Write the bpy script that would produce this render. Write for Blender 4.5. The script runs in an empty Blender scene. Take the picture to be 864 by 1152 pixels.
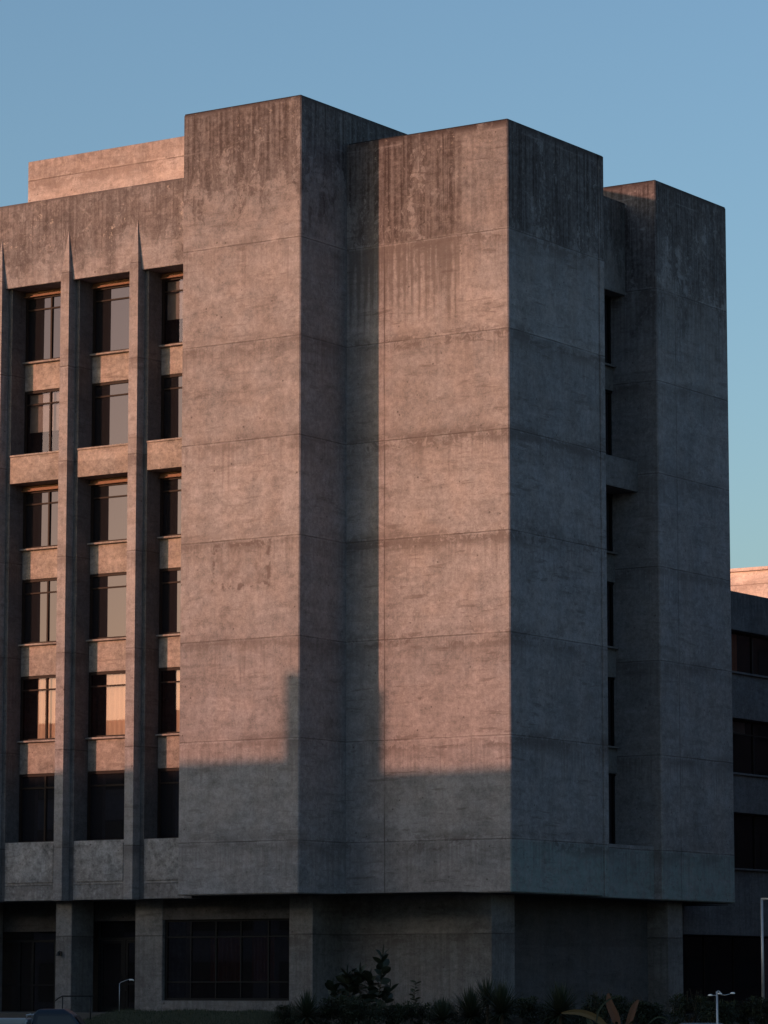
import bpy, bmesh, math, random
from mathutils import Vector, Matrix
random.seed(7)
R = math.radians
S = bpy.context.scene
COL = S.collection

# ------------------------------------------------------------------ helpers
class MB:
    """collects shapes, builds ONE mesh object"""
    def __init__(self): self.v = []; self.f = []; self.m = []
    def quad(self, pts, mi=0):
        n = len(self.v); self.v += [tuple(p) for p in pts]
        self.f.append(tuple(range(n, n+len(pts)))); self.m.append(mi); return self
    def box(self, x0, x1, y0, y1, z0, z1, mi=0, bev=0.0):
        bm = bmesh.new(); bmesh.ops.create_cube(bm, size=1)
        for v in bm.verts:
            v.co = Vector(((x0+x1)/2+v.co.x*(x1-x0), (y0+y1)/2+v.co.y*(y1-y0), (z0+z1)/2+v.co.z*(z1-z0)))
        if bev: bmesh.ops.bevel(bm, geom=bm.edges[:], offset=bev, segments=1, affect='EDGES', profile=.5)
        return self.addbm(bm, mi)
    def addbm(self, bm, mi=0):
        n = len(self.v); bm.verts.index_update()
        for v in bm.verts: self.v.append(tuple(v.co))
        for f in bm.faces: self.f.append(tuple(n+v.index for v in f.verts)); self.m.append(mi)
        bm.free(); return self
    def tube(self, pts, r, seg=8, mi=0, r1=None):
        pts = [Vector(p) for p in pts]; rings = []
        for i, p in enumerate(pts):
            d = (pts[min(i+1, len(pts)-1)] - pts[max(i-1, 0)]).normalized()
            a = d.cross(Vector((0, 0, 1)))
            if a.length < 1e-3: a = d.cross(Vector((1, 0, 0)))
            a.normalize(); b = d.cross(a)
            rr = r if r1 is None else r+(r1-r)*i/(len(pts)-1)
            n = len(self.v)
            for k in range(seg):
                t = 2*math.pi*k/seg
                self.v.append(tuple(p+(a*math.cos(t)+b*math.sin(t))*rr))
            rings.append(n)
        for i in range(len(rings)-1):
            for k in range(seg):
                k2 = (k+1) % seg
                self.f.append((rings[i]+k, rings[i]+k2, rings[i+1]+k2, rings[i+1]+k)); self.m.append(mi)
        self.f.append(tuple(rings[0]+k for k in range(seg))[::-1]); self.m.append(mi)
        self.f.append(tuple(rings[-1]+k for k in range(seg))); self.m.append(mi)
        return self
    def prism(self, prof, y0, y1, mi=0):
        """outline in x,z extruded along y"""
        n = len(self.v); k = len(prof)
        self.v += [(x, y0, z) for x, z in prof]+[(x, y1, z) for x, z in prof]
        self.f.append(tuple(range(n, n+k))); self.f.append(tuple(range(n+2*k-1, n+k-1, -1))); self.m += [mi, mi]
        for i in range(k):
            j = (i+1) % k
            self.f.append((n+i, n+k+i, n+k+j, n+j)); self.m.append(mi)
        return self
    def build(self, name, mats, parent=None, smooth=False, fix=True):
        me = bpy.data.meshes.new(name); me.from_pydata(self.v, [], self.f)
        for m in (mats if isinstance(mats, (list, tuple)) else [mats]): me.materials.append(m)
        for p, mi in zip(me.polygons, self.m): p.material_index = mi; p.use_smooth = smooth
        if fix and name not in ('pane', 'side_window', 'windscreen', 'rear_window'):
            bm = bmesh.new(); bm.from_mesh(me); bmesh.ops.recalc_face_normals(bm, faces=bm.faces[:]); bm.to_mesh(me); bm.free()
        o = bpy.data.objects.new(name, me); COL.objects.link(o)
        if parent: o.parent = parent
        return o

def tag(o, label=None, cat=None, group=None, kind=None):
    if label: o['label'] = label
    if cat: o['category'] = cat
    if group: o['group'] = group
    if kind: o['kind'] = kind
    return o
def empty(name, loc, label, cat, group=None):
    o = bpy.data.objects.new(name, None); COL.objects.link(o); o.location = loc
    o.empty_display_size = .3
    return tag(o, label, cat, group)
def place(o, parent):            # parts are modelled in place; keep them there under an Empty at the thing's base
    o.parent = parent; o.matrix_parent_inverse = Matrix.Translation(parent.location).inverted(); return o
def dup(o, parent=None):
    c = o.copy(); COL.objects.link(c)
    if parent: c.parent = parent
    for ch in list(o.children): dup(ch, c)
    return c

# ------------------------------------------------------------------ node helper
class NT:
    def __init__(self, name):
        self.mat = bpy.data.materials.new(name); self.mat.use_nodes = True
        self.t = self.mat.node_tree; self.t.nodes.clear()
        self.out = self.t.nodes.new('ShaderNodeOutputMaterial')
    def n(self, typ, **kw):
        nd = self.t.nodes.new(typ)
        for k, v in kw.items(): setattr(nd, k, v)
        return nd
    def put(self, sock, v):
        if v is None: return
        if isinstance(v, bpy.types.NodeSocket): self.t.links.new(v, sock)
        else: sock.default_value = v
    def math(self, op, a, b=None, c=None, clamp=False):
        nd = self.n('ShaderNodeMath', operation=op, use_clamp=clamp)
        for i, v in enumerate((a, b, c)): self.put(nd.inputs[i], v)
        return nd.outputs[0]
    def step(self, v, lo, hi, a=0., b=1.):
        nd = self.n('ShaderNodeMapRange', interpolation_type='SMOOTHSTEP')
        self.put(nd.inputs[0], v)
        for i, x in enumerate((lo, hi, a, b)): self.put(nd.inputs[i+1], x)
        return nd.outputs[0]
    def vmul(self, v, s):
        nd = self.n('ShaderNodeVectorMath', operation='MULTIPLY'); self.put(nd.inputs[0], v); nd.inputs[1].default_value = s
        return nd.outputs[0]
    def noise(self, v, scale, detail=4, rough=.55, dist=0.):
        nd = self.n('ShaderNodeTexNoise'); self.put(nd.inputs['Vector'], v)
        nd.inputs['Scale'].default_value = scale; nd.inputs['Detail'].default_value = detail
        nd.inputs['Roughness'].default_value = rough; nd.inputs['Distortion'].default_value = dist
        return nd.outputs['Fac']
    def mix(self, f, a, b, mode='MIX'):
        nd = self.n('ShaderNodeMix', data_type='RGBA', blend_type=mode)
        self.put(nd.inputs[0], f); self.put(nd.inputs[6], a); self.put(nd.inputs[7], b)
        return nd.outputs[2]
    def principled(self, **kw):
        p = self.n('ShaderNodeBsdfPrincipled')
        for k, v in kw.items(): self.put(p.inputs[k], v)
        self.t.links.new(p.outputs[0], self.out.inputs[0]); return p

def rgb(*c): return (c[0], c[1], c[2], 1.)

def concrete(name, base=(.226, .217, .222), ztop=None, H=3.2, stain=1.0, s2=0.0, zref=28.73, period=3.6,
             jx=None, jy=None, joints=True, mottle=1.0, patch=None, white=0.0, s2x=None, seed=0.0, stainx=None, algae=None, cut=None, rough=1.0):
    """weathered board-marked concrete: pour layers, rain streaks below the coping, tie specks, day joints"""
    T = NT(name); g = T.n('ShaderNodeNewGeometry')
    P0 = g.outputs['Position']
    add = T.n('ShaderNodeVectorMath', operation='ADD'); T.put(add.inputs[0], P0); add.inputs[1].default_value = (seed*13.1, seed*7.7, 0)
    P = add.outputs[0]
    sx = T.n('ShaderNodeSeparateXYZ'); T.put(sx.inputs[0], P0)
    X, Y, Z = sx.outputs
    big = T.noise(P, .35, 3, .6)
    mid = T.noise(T.vmul(P, (1, 1, .8)), 1.7, 4, .66, .4)
    band = T.noise(T.vmul(P, (.30, .30, 1.5)), 1.0, 4, .66, 1.3)
    crust = T.noise(P, 2.6, 6, .74, 1.1)
    tpos = T.math('ADD', X, Y)
    cm = T.n('ShaderNodeCombineXYZ'); T.put(cm.inputs[0], T.math('MULTIPLY', tpos, 9.5)); T.put(cm.inputs[2], T.math('MULTIPLY', Z, .22)); cm.inputs[1].default_value = seed*3.3
    fstr = T.noise(cm.outputs[0], 1.0, 3, .55)
    board = T.math('MULTIPLY', T.math('ADD', T.math('SINE', T.math('ADD', T.math('MULTIPLY', tpos, 21.), T.math('MULTIPLY', big, 9.))), 1.), .5)
    strk = T.noise(T.vmul(P, (5.5, 5.5, .16)), 1.0, 4, .6)
    wide = T.noise(T.vmul(P, (1.3, 1.3, .12)), 1.0, 3, .55)
    grain = T.noise(P, 17., 3, .7)
    fine = T.noise(P, 5.5, 4, .7, .3)
    v = 1.0
    for nz, amp in ((big, .50), (mid, .48*mottle), (band, .75), (crust, .70*mottle), (strk, .18), (wide, .42), (grain, .85), (fine, 1.05*mottle)):
        v = T.math('ADD', v, T.math('MULTIPLY', T.math('SUBTRACT', nz, .5), amp))
    v = T.math('MAXIMUM', v, .25)
    wn_ = T.n('ShaderNodeTexWhiteNoise', noise_dimensions='1D')
    T.put(wn_.inputs['W'], T.math('ADD', T.math('FLOOR', T.math('DIVIDE', T.math('SUBTRACT', Z, zref), min(period, 3.6))), seed*3.7+.5))
    v = T.math('MULTIPLY', v, T.math('ADD', .92, T.math('MULTIPLY', wn_.outputs['Value'], .16)))
    cb = T.n('ShaderNodeCombineXYZ')
    T.put(cb.inputs[0], T.math('FLOOR', T.math('DIVIDE', T.math('ADD', tpos, T.math('MULTIPLY', T.noise(P, 3., 3), .08)), 1.31))); T.put(cb.inputs[1], T.math('FLOOR', T.math('DIVIDE', T.math('SUBTRACT', Z, zref), min(period, 3.6)))); cb.inputs[2].default_value = seed
    w3 = T.n('ShaderNodeTexWhiteNoise', noise_dimensions='3D'); T.put(w3.inputs['Vector'], cb.outputs[0])
    v = T.math('MULTIPLY', v, T.math('ADD', .965, T.math('MULTIPLY', w3.outputs['Value'], .07)))
    hue = T.noise(P, .9, 3, .5)
    col = T.mix(T.step(hue, .35, .65), rgb(base[0]*1.015, base[1]*.985, base[2]*.965), rgb(base[0]*.985, base[1]*1.0, base[2]*1.015))
    col = T.mix(1.0, col, _grey(T, v), 'MULTIPLY')
    # darker blotches of old damp, with ragged outlines
    bl = T.noise(T.vmul(P, (.8, .8, 1.9)), .8, 6, .76, .5)
    dam = T.math('MULTIPLY', T.step(bl, .54, .63), .30)
    col = T.mix(dam, col, rgb(base[0]*.5, base[1]*.46, base[2]*.44))
    # short horizontal pour marks, only here and there
    hl = T.math('MULTIPLY', T.step(T.noise(T.vmul(P, (.7, .7, 5.5)), 1.0, 5, .7, .4), .545, .63), T.step(T.noise(T.vmul(P, (.5, .5, .9)), 1.0, 3, .5), .455, .56))
    col = T.mix(T.math('MULTIPLY', hl, .42*rough), col, rgb(base[0]*.5, base[1]*.45, base[2]*.43))
    # rain streaks under the coping
    if ztop is not None:
        h = T.math('DIVIDE', T.math('SUBTRACT', ztop, Z), H)
        sn = T.math('SUBTRACT', 1.08, h)
        blob = T.noise(T.vmul(P, (1, 1, .6)), .75, 6, .66, .5)
        for nz, amp in ((strk, .45), (fstr, .75), (wide, .75), (blob, 2.6), (crust, 2.2), (fine, .9)):
            sn = T.math('ADD', sn, T.math('MULTIPLY', T.math('SUBTRACT', nz, .5), amp))
        tex = T.math('ADD', T.math('ADD', T.math('MULTIPLY', fstr, .9), T.math('MULTIPLY', board, .05)), T.math('MULTIPLY', T.math('ADD', fine, crust), .45))
        msk = T.math('MULTIPLY', T.step(sn, .26, .74), T.step(tex, .72, 1.12, 1.0, .52))
        if cut is not None: msk = T.math('MULTIPLY', msk, T.step(Z, cut-.02, cut+.06, .30, 1.))
        msk = T.math('MULTIPLY', msk, T.step(h, 1.3, .6))
        if stainx:
            nsep = T.n('ShaderNodeSeparateXYZ'); T.put(nsep.inputs[0], g.outputs['True Normal'])
            front = T.math('LESS_THAN', nsep.outputs[1], -.5)
            red = T.step(T.math('ADD', X, T.math('MULTIPLY', T.math('SUBTRACT', mid, .5), 1.6)), stainx[0], stainx[1], 0., .55)
            msk = T.math('MULTIPLY', msk, T.math('SUBTRACT', 1., T.math('MULTIPLY', red, front)))
        cap = T.step(h, .07, .0)       # grime right under the coping
        msk = T.math('MAXIMUM', msk, T.math('MULTIPLY', cap, T.step(T.math('ADD', wide, mid), .70, 1.0)))
        col = T.mix(T.math('MULTIPLY', msk, .88*stain, clamp=True), col, rgb(base[0]*.165, base[1]*.125, base[2]*.12))
    if s2:
        h2 = T.math('DIVIDE', T.math('SUBTRACT', zref, Z), 3.6)
        a = T.math('ADD', T.math('MULTIPLY', T.math('SUBTRACT', 1., h2), .45), T.math('ADD', T.math('MULTIPLY', fstr, .8), T.math('ADD', T.math('MULTIPLY', board, .22), T.math('MULTIPLY', crust, .7))))
        k = T.math('MULTIPLY', T.step(a, .88, 1.26), T.math('MULTIPLY', T.step(h2, 0., .02), T.step(h2, 1.02, .75)))
        if s2x:
            k = T.math('MULTIPLY', k, T.step(X, s2x[0], s2x[1], 1., 0.))
        col = T.mix(T.math('MULTIPLY', k, s2, clamp=True), col, rgb(base[0]*.38, base[1]*.33, base[2]*.31))
    if white:
        wn = T.noise(P, 4.2, 7, .8, .2)
        wr = T.noise(P, .55, 2, .5)
        wm = T.math('MULTIPLY', T.step(wn, .60, .63), T.step(wr, .46, .58))
        if ztop is not None: wm = T.math('MULTIPLY', wm, T.step(Z, ztop-2.6, ztop-1.4))
        col = T.mix(T.math('MULTIPLY', wm, white, clamp=True), col, rgb(.52, .47, .42))
    if patch:
        x0, x1, z0, z1 = patch
        wob = T.math('MULTIPLY', T.math('SUBTRACT', T.noise(P, 4., 4, .6), .5), .35)
        dx = T.math('SUBTRACT', T.math('ABSOLUTE', T.math('ADD', T.math('SUBTRACT', X, (x0+x1)/2), wob)), (x1-x0)/2)
        dz = T.math('SUBTRACT', T.math('ABSOLUTE', T.math('ADD', T.math('SUBTRACT', Z, (z0+z1)/2), wob)), (z1-z0)/2)
        d = T.math('MAXIMUM', dx, dz)
        edge = T.math('MULTIPLY', T.step(T.math('ABSOLUTE', d), .16, .03), T.step(T.noise(P, 3.0, 3, .6), .44, .56))
        fill = T.math('MULTIPLY', T.step(d, .0, -.1), T.step(mid, .44, .6))
        e = T.math('MAXIMUM', T.math('MULTIPLY', edge, .8), T.math('MULTIPLY', fill, .50))
        col = T.mix(e, col, rgb(base[0]*.42, base[1]*.36, base[2]*.34))
    if algae is not None:           # blue green film on the lowest lift of the shaded faces
        na = T.n('ShaderNodeSeparateXYZ'); T.put(na.inputs[0], g.outputs['True Normal'])
        fa = T.math('MULTIPLY', T.math('GREATER_THAN', na.outputs[0], .5), T.math('MULTIPLY', T.step(Z, algae+.05, algae-.1), T.step(crust, .36, .58, .2, 1.)))
        col = T.mix(T.math('MULTIPLY', fa, .5), col, rgb(base[0]*.72, base[1]*1.22, base[2]*1.15))
    # bug holes
    vo = T.n('ShaderNodeTexVoronoi', feature='F1'); T.put(vo.inputs['Vector'], P); vo.inputs['Scale'].default_value = 2.6
    hole = T.math('MULTIPLY', T.step(vo.outputs['Distance'], .115, .07), T.step(T.noise(P, 1.1, 2), .50, .58))
    col = T.mix(T.math('MULTIPLY', hole, .7), col, rgb(base[0]*.3, base[1]*.27, base[2]*.25))
    hgt = T.math('MULTIPLY', grain, .5)
    hgt = T.math('SUBTRACT', hgt, T.math('MULTIPLY', hole, .6))
    # day joints every storey, slightly wavering
    jm = None
    if joints:
        wob = T.math('MULTIPLY', T.math('SUBTRACT', T.noise(T.vmul(P, (1, 1, .05)), 1.1, 4, .6), .5), .045)
        zz = T.math('ADD', T.math('SUBTRACT', Z, zref), wob)
        q = T.math('SUBTRACT', zz, T.math('MULTIPLY', T.math('ROUND', T.math('DIVIDE', zz, period)), period))
        jm = T.step(T.math('ABSOLUTE', q), .026, .010)
        jm = T.math('MULTIPLY', jm, T.math('LESS_THAN', Z, zref+.5))
        # rough smear below and above the joint
        sm = T.math('MULTIPLY', T.step(T.math('ABSOLUTE', T.math('ADD', q, .10)), .62, .05), T.step(T.math('ADD', crust, T.noise(T.vmul(P, (.35, .35, 1.6)), 1.0, 3, .6)), .97, 1.07))
        sm = T.math('MULTIPLY', sm, T.math('LESS_THAN', Z, zref+.5))
        col = T.mix(T.math('MULTIPLY', sm, .48*rough), col, rgb(base[0]*.45, base[1]*.4, base[2]*.38))
        # thin runs of dirt starting at the joint
        below = T.math('FRACT', T.math('DIVIDE', T.math('SUBTRACT', zref, zz), period))
        dr_ = T.math('ADD', T.math('MULTIPLY', T.math('SUBTRACT', 1., T.math('MULTIPLY', below, 1.6)), .36), T.math('ADD', T.math('MULTIPLY', fstr, .9), T.math('MULTIPLY', wide, .7)))
        dr_ = T.math('MULTIPLY', T.step(dr_, 1.02, 1.26), T.math('LESS_THAN', Z, zref))
        col = T.mix(T.math('MULTIPLY', dr_, .34), col, rgb(base[0]*.45, base[1]*.4, base[2]*.38))
        # paler lip over parts of the joint
        lip = T.math('MULTIPLY', T.step(T.math('ABSOLUTE', T.math('SUBTRACT', q, .055)), .05, .01), T.step(band, .45, .6))
        col = T.mix(T.math('MULTIPLY', lip, .22), col, rgb(base[0]*1.5, base[1]*1.5, base[2]*1.5))
    for ax, pos in ((X, jx), (Y, jy)):
        if pos is not None:
            j = T.step(T.math('ABSOLUTE', T.math('SUBTRACT', T.math('ADD', ax, T.math('MULTIPLY', T.noise(P, .8, 3), .05)), pos+.025)), .035, .015)
            jm = j if jm is None else T.math('MAXIMUM', jm, j)
    if jm is not None:
        jv = T.math('MULTIPLY', jm, T.step(T.noise(P, .9, 4, .6), .30, .66, .22, .72))
        col = T.mix(jv, col, rgb(base[0]*.30, base[1]*.26, base[2]*.24))
        hgt = T.math('SUBTRACT', hgt, T.math('MULTIPLY', jm, .9))
    bp = T.n('ShaderNodeBump'); bp.inputs['Strength'].default_value = .55; bp.inputs['Distance'].default_value = .03
    T.put(bp.inputs['Height'], hgt)
    p = T.principled(**{'Base Color': col, 'Roughness': .9, 'Normal': bp.outputs[0]})
    p.inputs['Specular IOR Level'].default_value = .25
    return T.mat
def _grey(T, v):
    c = T.n('ShaderNodeCombineColor')
    for i in range(3): T.put(c.inputs[i], v)
    return c.outputs[0]

def plain(name, col, rough=.6, metal=0., var=.25, scale=6., spec=.4):
    T = NT(name); tc = T.n('ShaderNodeNewGeometry')
    n = T.noise(tc.outputs['Position'], scale, 5, .6)
    c = T.mix(n, rgb(*[x*(1-var) for x in col]), rgb(*[x*(1+var) for x in col]))
    bp = T.n('ShaderNodeBump'); bp.inputs['Strength'].default_value = .15; bp.inputs['Distance'].default_value = .01
    T.put(bp.inputs['Height'], n)
    p = T.principled(**{'Base Color': c, 'Roughness': rough, 'Metallic': metal, 'Normal': bp.outputs[0]})
    p.inputs['Specular IOR Level'].default_value = spec
    return T.mat

def glass(name, tint=(.012, .012, .014), refl=.20, rough=.015, see=.5, wav=.012):
    """tinted reflective window glass, partly see-through"""
    T = NT(name); g = T.n('ShaderNodeNewGeometry')
    gl = T.n('ShaderNodeBsdfGlossy'); gl.inputs['Color'].default_value = (.82, .72, .93, 1); gl.inputs['Roughness'].default_value = rough
    df = T.n('ShaderNodeBsdfDiffuse'); df.inputs['Color'].default_value = rgb(*tint)
    if see > 0:
        tr = T.n('ShaderNodeBsdfTransparent'); tr.inputs['Color'].default_value = (.72, .72, .74, 1)
        m1 = T.n('ShaderNodeMixShader'); m1.inputs[0].default_value = see
        T.put(m1.inputs[1], df.outputs[0]); T.put(m1.inputs[2], tr.outputs[0])
    else: m1 = df
    fr = T.n('ShaderNodeFresnel'); fr.inputs['IOR'].default_value = 1.5
    fac = T.math('ADD', T.math('MULTIPLY', fr.outputs[0], 1-refl), refl, clamp=True)
    m2 = T.n('ShaderNodeMixShader'); T.put(m2.inputs[0], fac)
    T.put(m2.inputs[1], m1.outputs[0]); T.put(m2.inputs[2], gl.outputs[0])
    T.t.links.new(m2.outputs[0], T.out.inputs[0])
    return T.mat

def leafmat(name, c, c2, rough=.5):
    T = NT(name); g = T.n('ShaderNodeNewGeometry')
    n = T.noise(g.outputs['Position'], 2.5, 3)
    r = T.math('ADD', T.math('MULTIPLY', n, .6), T.math('MULTIPLY', g.outputs['Random Per Island'], .5), clamp=True)
    p = T.principled(**{'Base Color': T.mix(r, rgb(*c), rgb(*c2)), 'Roughness': rough})
    return T.mat

# ------------------------------------------------------------------ materials
M = {}
M['A'] = concrete('concrete_left_tower', ztop=33.93, H=5.8, stain=1.03, white=.25, patch=(-3.75, -1.35, 16.25, 17.75), seed=1)
M['C'] = concrete('concrete_middle_tower', ztop=32.70, H=8.6, stain=1.1, white=.35, s2=.66, s2x=(4.6, 5.2), jx=1.66, algae=7.13, cut=28.73, rough=1.5, seed=2, stainx=(4.3, 5.3))
M['D'] = concrete('concrete_right_tower', ztop=33.0, H=6.9, stain=1.08, s2=.3, jy=16.75, algae=7.13, seed=3)
M['F'] = concrete('concrete_parapet', ztop=31.73, H=4.0, stain=.86, joints=False, white=.55, mottle=1.2, seed=4)
M['pier'] = concrete('concrete_piers', base=(.245, .23, .23), mottle=.8, seed=5)
M['sp'] = concrete('concrete_spandrels', base=(.25, .22, .20), joints=False, mottle=1.35, seed=6)
M['panel'] = concrete('concrete_panels', base=(.238, .23, .232), zref=5.75, period=50., mottle=2.0, seed=7)
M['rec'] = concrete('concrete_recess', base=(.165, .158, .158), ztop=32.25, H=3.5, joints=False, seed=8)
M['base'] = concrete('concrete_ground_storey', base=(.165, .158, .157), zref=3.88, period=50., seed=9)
M['baseD'] = concrete('dark_rendered_wall', base=(.085, .08, .082), joints=False, mottle=.6, seed=19)  # darker render plus overhang shade, both in one base colour
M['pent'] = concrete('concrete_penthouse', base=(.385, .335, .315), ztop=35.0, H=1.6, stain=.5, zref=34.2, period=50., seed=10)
M['E'] = concrete('concrete_rear_wing', base=(.12, .12, .128), ztop=18.54, H=2.2, stain=.7, zref=6.85, period=60., seed=11)
M['far'] = concrete('pale_render_far', base=(.60, .52, .48), joints=True, zref=22.8, period=60., mottle=.5, seed=12)
M['opp'] = concrete('concrete_opposite', base=(.30, .28, .26), ztop=16.85, H=1.6, joints=True, seed=13)
M['soffit'] = plain('painted_soffit', (.045, .042, .042), .9)  # near black all over, darker than the walls
M['lintel'] = concrete('concrete_lintel', base=(.07, .065, .065), joints=False)  # shade under the overhang put into the lintel's base colour
M['fin'] = concrete('concrete_fins', base=(.115, .112, .116), mottle=.9, seed=15)  # same concrete, darkened so shade on the fin sides sits in the colour
M['core'] = plain('dark_interior', (.05, .045, .042), .9)
M['frame'] = plain('bronze_frame', (.020, .013, .011), .6, 0., spec=.15)
M['drape'] = plain('pale_drape', (.72, .56, .40), .9, var=.1, scale=3)
M['frameD'] = plain('dark_frame', (.011, .011, .012), .6, 0., spec=.15)
M['head'] = plain('timber_blind_box', (.20, .11, .07), .7)
M['glass'] = glass('window_glass', refl=.02, see=.85, wav=.004)
M['glassM'] = glass('mirror_window_glass', refl=.02, see=0.)
M['glassD'] = glass('ground_storey_glass', refl=.0, see=.45, wav=.0006)
M['curtain'] = plain('red_curtain', (.12, .028, .018), .9, scale=3)
M['drapeR'] = plain('rust_drape', (.55, .26, .15), .9, var=.4, scale=2)
M['blind'] = plain('grey_blind', (.32, .30, .28), .9)
M['black'] = plain('black_metal', (.012, .012, .013), .5, .3)
M['steel'] = plain('galvanised_steel', (.42, .43, .45), .42, .55)
M['white'] = plain('white_lamp_head', (.80, .79, .77), .35)
M['brick'] = plain('dark_brick', (.075, .05, .042), .9, scale=2)
M['asphalt'] = plain('asphalt', (.05, .05, .052), .9, scale=30)
M['pave'] = plain('paving', (.07, .066, .062), .9, scale=8)
M['soil'] = plain('dark_soil', (.035, .03, .022), .95, scale=5)
M['grass'] = leafmat('grass_blades', (.012, .020, .006), (.022, .034, .010), .7)
M['leaf'] = leafmat('shrub_leaves', (.010, .017, .006), (.022, .032, .011), .85)
M['rub'] = leafmat('rubber_leaves', (.010, .016, .008), (.018, .026, .012), .6)
M['spike'] = leafmat('spiky_leaves', (.012, .019, .008), (.026, .036, .015), .75)
M['stem'] = plain('stem_bark', (.06, .045, .03), .9)
M['canna'] = leafmat('orange_leaves', (.085, .026, .010), (.10, .042, .014), .7)
M['cannaY'] = leafmat('yellow_leaves', (.12, .066, .018), (.075, .06, .02), .7)
M['paintB'] = plain('dark_blue_paint', (.012, .021, .036), .45, .0, .1, 1.5)
M['paintG'] = plain('pale_grey_paint', (.33, .36, .38), .35, .1, .1, 1.5)
M['paintS'] = plain('silver_grey_paint', (.10, .11, .12), .4, .2, .1, 1.5)
M['tyre'] = plain('tyre_rubber', (.02, .02, .02), .9)
M['carglass'] = plain('car_glass', (.012, .018, .026), .22, 0., .05, 1.)
M['red'] = plain('red_lens', (.4, .02, .015), .2)

# ------------------------------------------------------------------ ground
def ground_z(y):
    if y <= -12.5: return -.3
    if y >= -10.: return .75
    t = (y+12.5)/2.5; return -.3+1.05*t*t*(3-2*t)
ys = [-900, -300, -120, -60, -30, -16, -12.5, -12, -11.5, -11, -10.5, -10, -6, 0, 10, 30, 80, 200, 900]
g = MB()
for a, b in zip(ys, ys[1:]):
    g.quad([(-900, a, ground_z(a)), (900, a, ground_z(a)), (900, b, ground_z(b)), (-900, b, ground_z(b))])
tag(g.build('ground', M['soil']), kind='structure')
g = MB().quad([(-300, -45, -.296), (300, -45, -.296), (300, -14.2, -.296), (-300, -14.2, -.296)])
tag(g.build('road', M['asphalt']), kind='structure')
g = MB()
for k in range(40):
    x = -120+k*6; g.quad([(x, -30.06, -.292), (x+2.5, -30.06, -.292), (x+2.5, -29.94, -.292), (x, -29.94, -.292)])
tag(g.build('road_marking', M['white']), kind='structure')
tag(MB().box(-300, 300, -14.2, -13.9, -.35, -.17, bev=.02).build('kerb', M['pave']), kind='structure')
tag(MB().box(-300, 300, -13.9, -12.6, -.35, -.18).build('pavement', M['pave']), kind='structure')
tag(MB().box(-26, 4.2, -.6, 2.9, .70, 1.10).box(4.2, 9.5, -.6, 17.0, .70, 1.02).build('terrace', M['pave']), kind='structure')

# lawn: a low mound with grass blades
def lawn_h(x, y):
    fx = max(0, min(1, (x+6.1)/1.0))*max(0, min(1, (3.5-x)/3.0)); fy = math.exp(-((y+3.2)/2.0)**2)
    s = lambda t: t*t*(3-2*t)
    return .73+.47*s(fx)*fy+.03*math.sin(x*2.1)*fy
g = MB(); n = 26
for i in range(n):
    for j in range(n):
        x0, x1 = -7.2+11.2*i/n, -7.2+11.2*(i+1)/n; y0, y1 = -9+8*j/n, -9+8*(j+1)/n
        g.quad([(x0, y0, lawn_h(x0, y0)), (x1, y0, lawn_h(x1, y0)), (x1, y1, lawn_h(x1, y1)), (x0, y1, lawn_h(x0, y1))])
for _ in range(15000):
    x, y = random.uniform(-7, 3.9), random.uniform(-7.5, -1.2); z = lawn_h(x, y)
    if z < .78 and random.random() < .5: continue
    a = random.uniform(0, 6.28); h = random.uniform(.04, .11); w = .008; dx, dy = math.cos(a), math.sin(a); t = random.uniform(-.04, .04)
    g.quad([(x-dx*w, y-dy*w, z-.01), (x+dx*w, y+dy*w, z-.01), (x+t, y+t*.6, z+h)])
tag(g.build('lawn', M['grass'], fix=False), 'dark unlit grass mound below the glass doors and wide ground floor window', 'grass', kind='stuff')

# ------------------------------------------------------------------ the main building
B = empty('concrete_building', (0, 0, 1.1), 'large weathered concrete office block with stepped towers and piers, half in orange sunset light', 'building')
def part(mb, name, m, label=None, parent=None, bev=None):
    o = mb.build(name, m)
    if parent is None: place(o, B)
    else: o.parent = parent
    if label: o['label'] = label
    return o
BV = .042
part(MB().box(-5.28, 0, 0, 9.8, 5.27, 33.93, bev=BV), 'tower', M['A'], 'left concrete tower, the tallest, sunlit on its front')
part(MB().box(-.4, 6.92, 2.95, 9.30, 5.273, 32.70, bev=BV).box(6.2, 6.875, 9.25, 9.46, 5.275, 32.69)
     .box(6.0, 6.92, 9.44, 9.78, 5.273, 32.70, bev=.015), 'tower', M['C'], 'middle concrete tower with heavy rain streaks at its top')
part(MB().box(.5, 6.07, 15.28, 21.1, 5.27, 33.0, bev=BV), 'tower', M['D'], 'right concrete tower in shade with a thin orange lit band at its top')
# thin copings
for nm, (x0, x1, y0, y1, z) in dict(a=(-5.28, 0, 0, 9.8, 33.93), c=(.02, 6.92, 2.95, 9.78, 32.70), d=(.5, 6.07, 15.28, 21.1, 33.0)).items():
    part(MB().box(x0+.03, x1-.03, y0+.03, y1-.03, z-.01, z+.025, bev=.01), 'coping', M['frameD'])
# body behind
part(MB().box(-20, 3.95, 3.0, 24.5, 5.275, 31.2), 'wall', M['core'])
part(MB().box(-20.0, -5.25, .55, 1.7, 28.47, 31.73, bev=.02), 'parapet', M['F'], 'blotchy stained concrete parapet above the piers')
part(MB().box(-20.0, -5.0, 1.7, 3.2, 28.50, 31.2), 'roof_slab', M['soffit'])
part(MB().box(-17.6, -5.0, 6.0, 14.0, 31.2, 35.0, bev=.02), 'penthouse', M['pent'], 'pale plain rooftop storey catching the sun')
part(MB().box(-20.6, -20.0, .6, 24.5, 5.27, 31.6), 'end_wall', M['pier'])
# soffit of the overhang
part(MB().box(-20, 6.0, .80, 21.0, 5.255, 5.268), 'soffit', M['soffit'])

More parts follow.
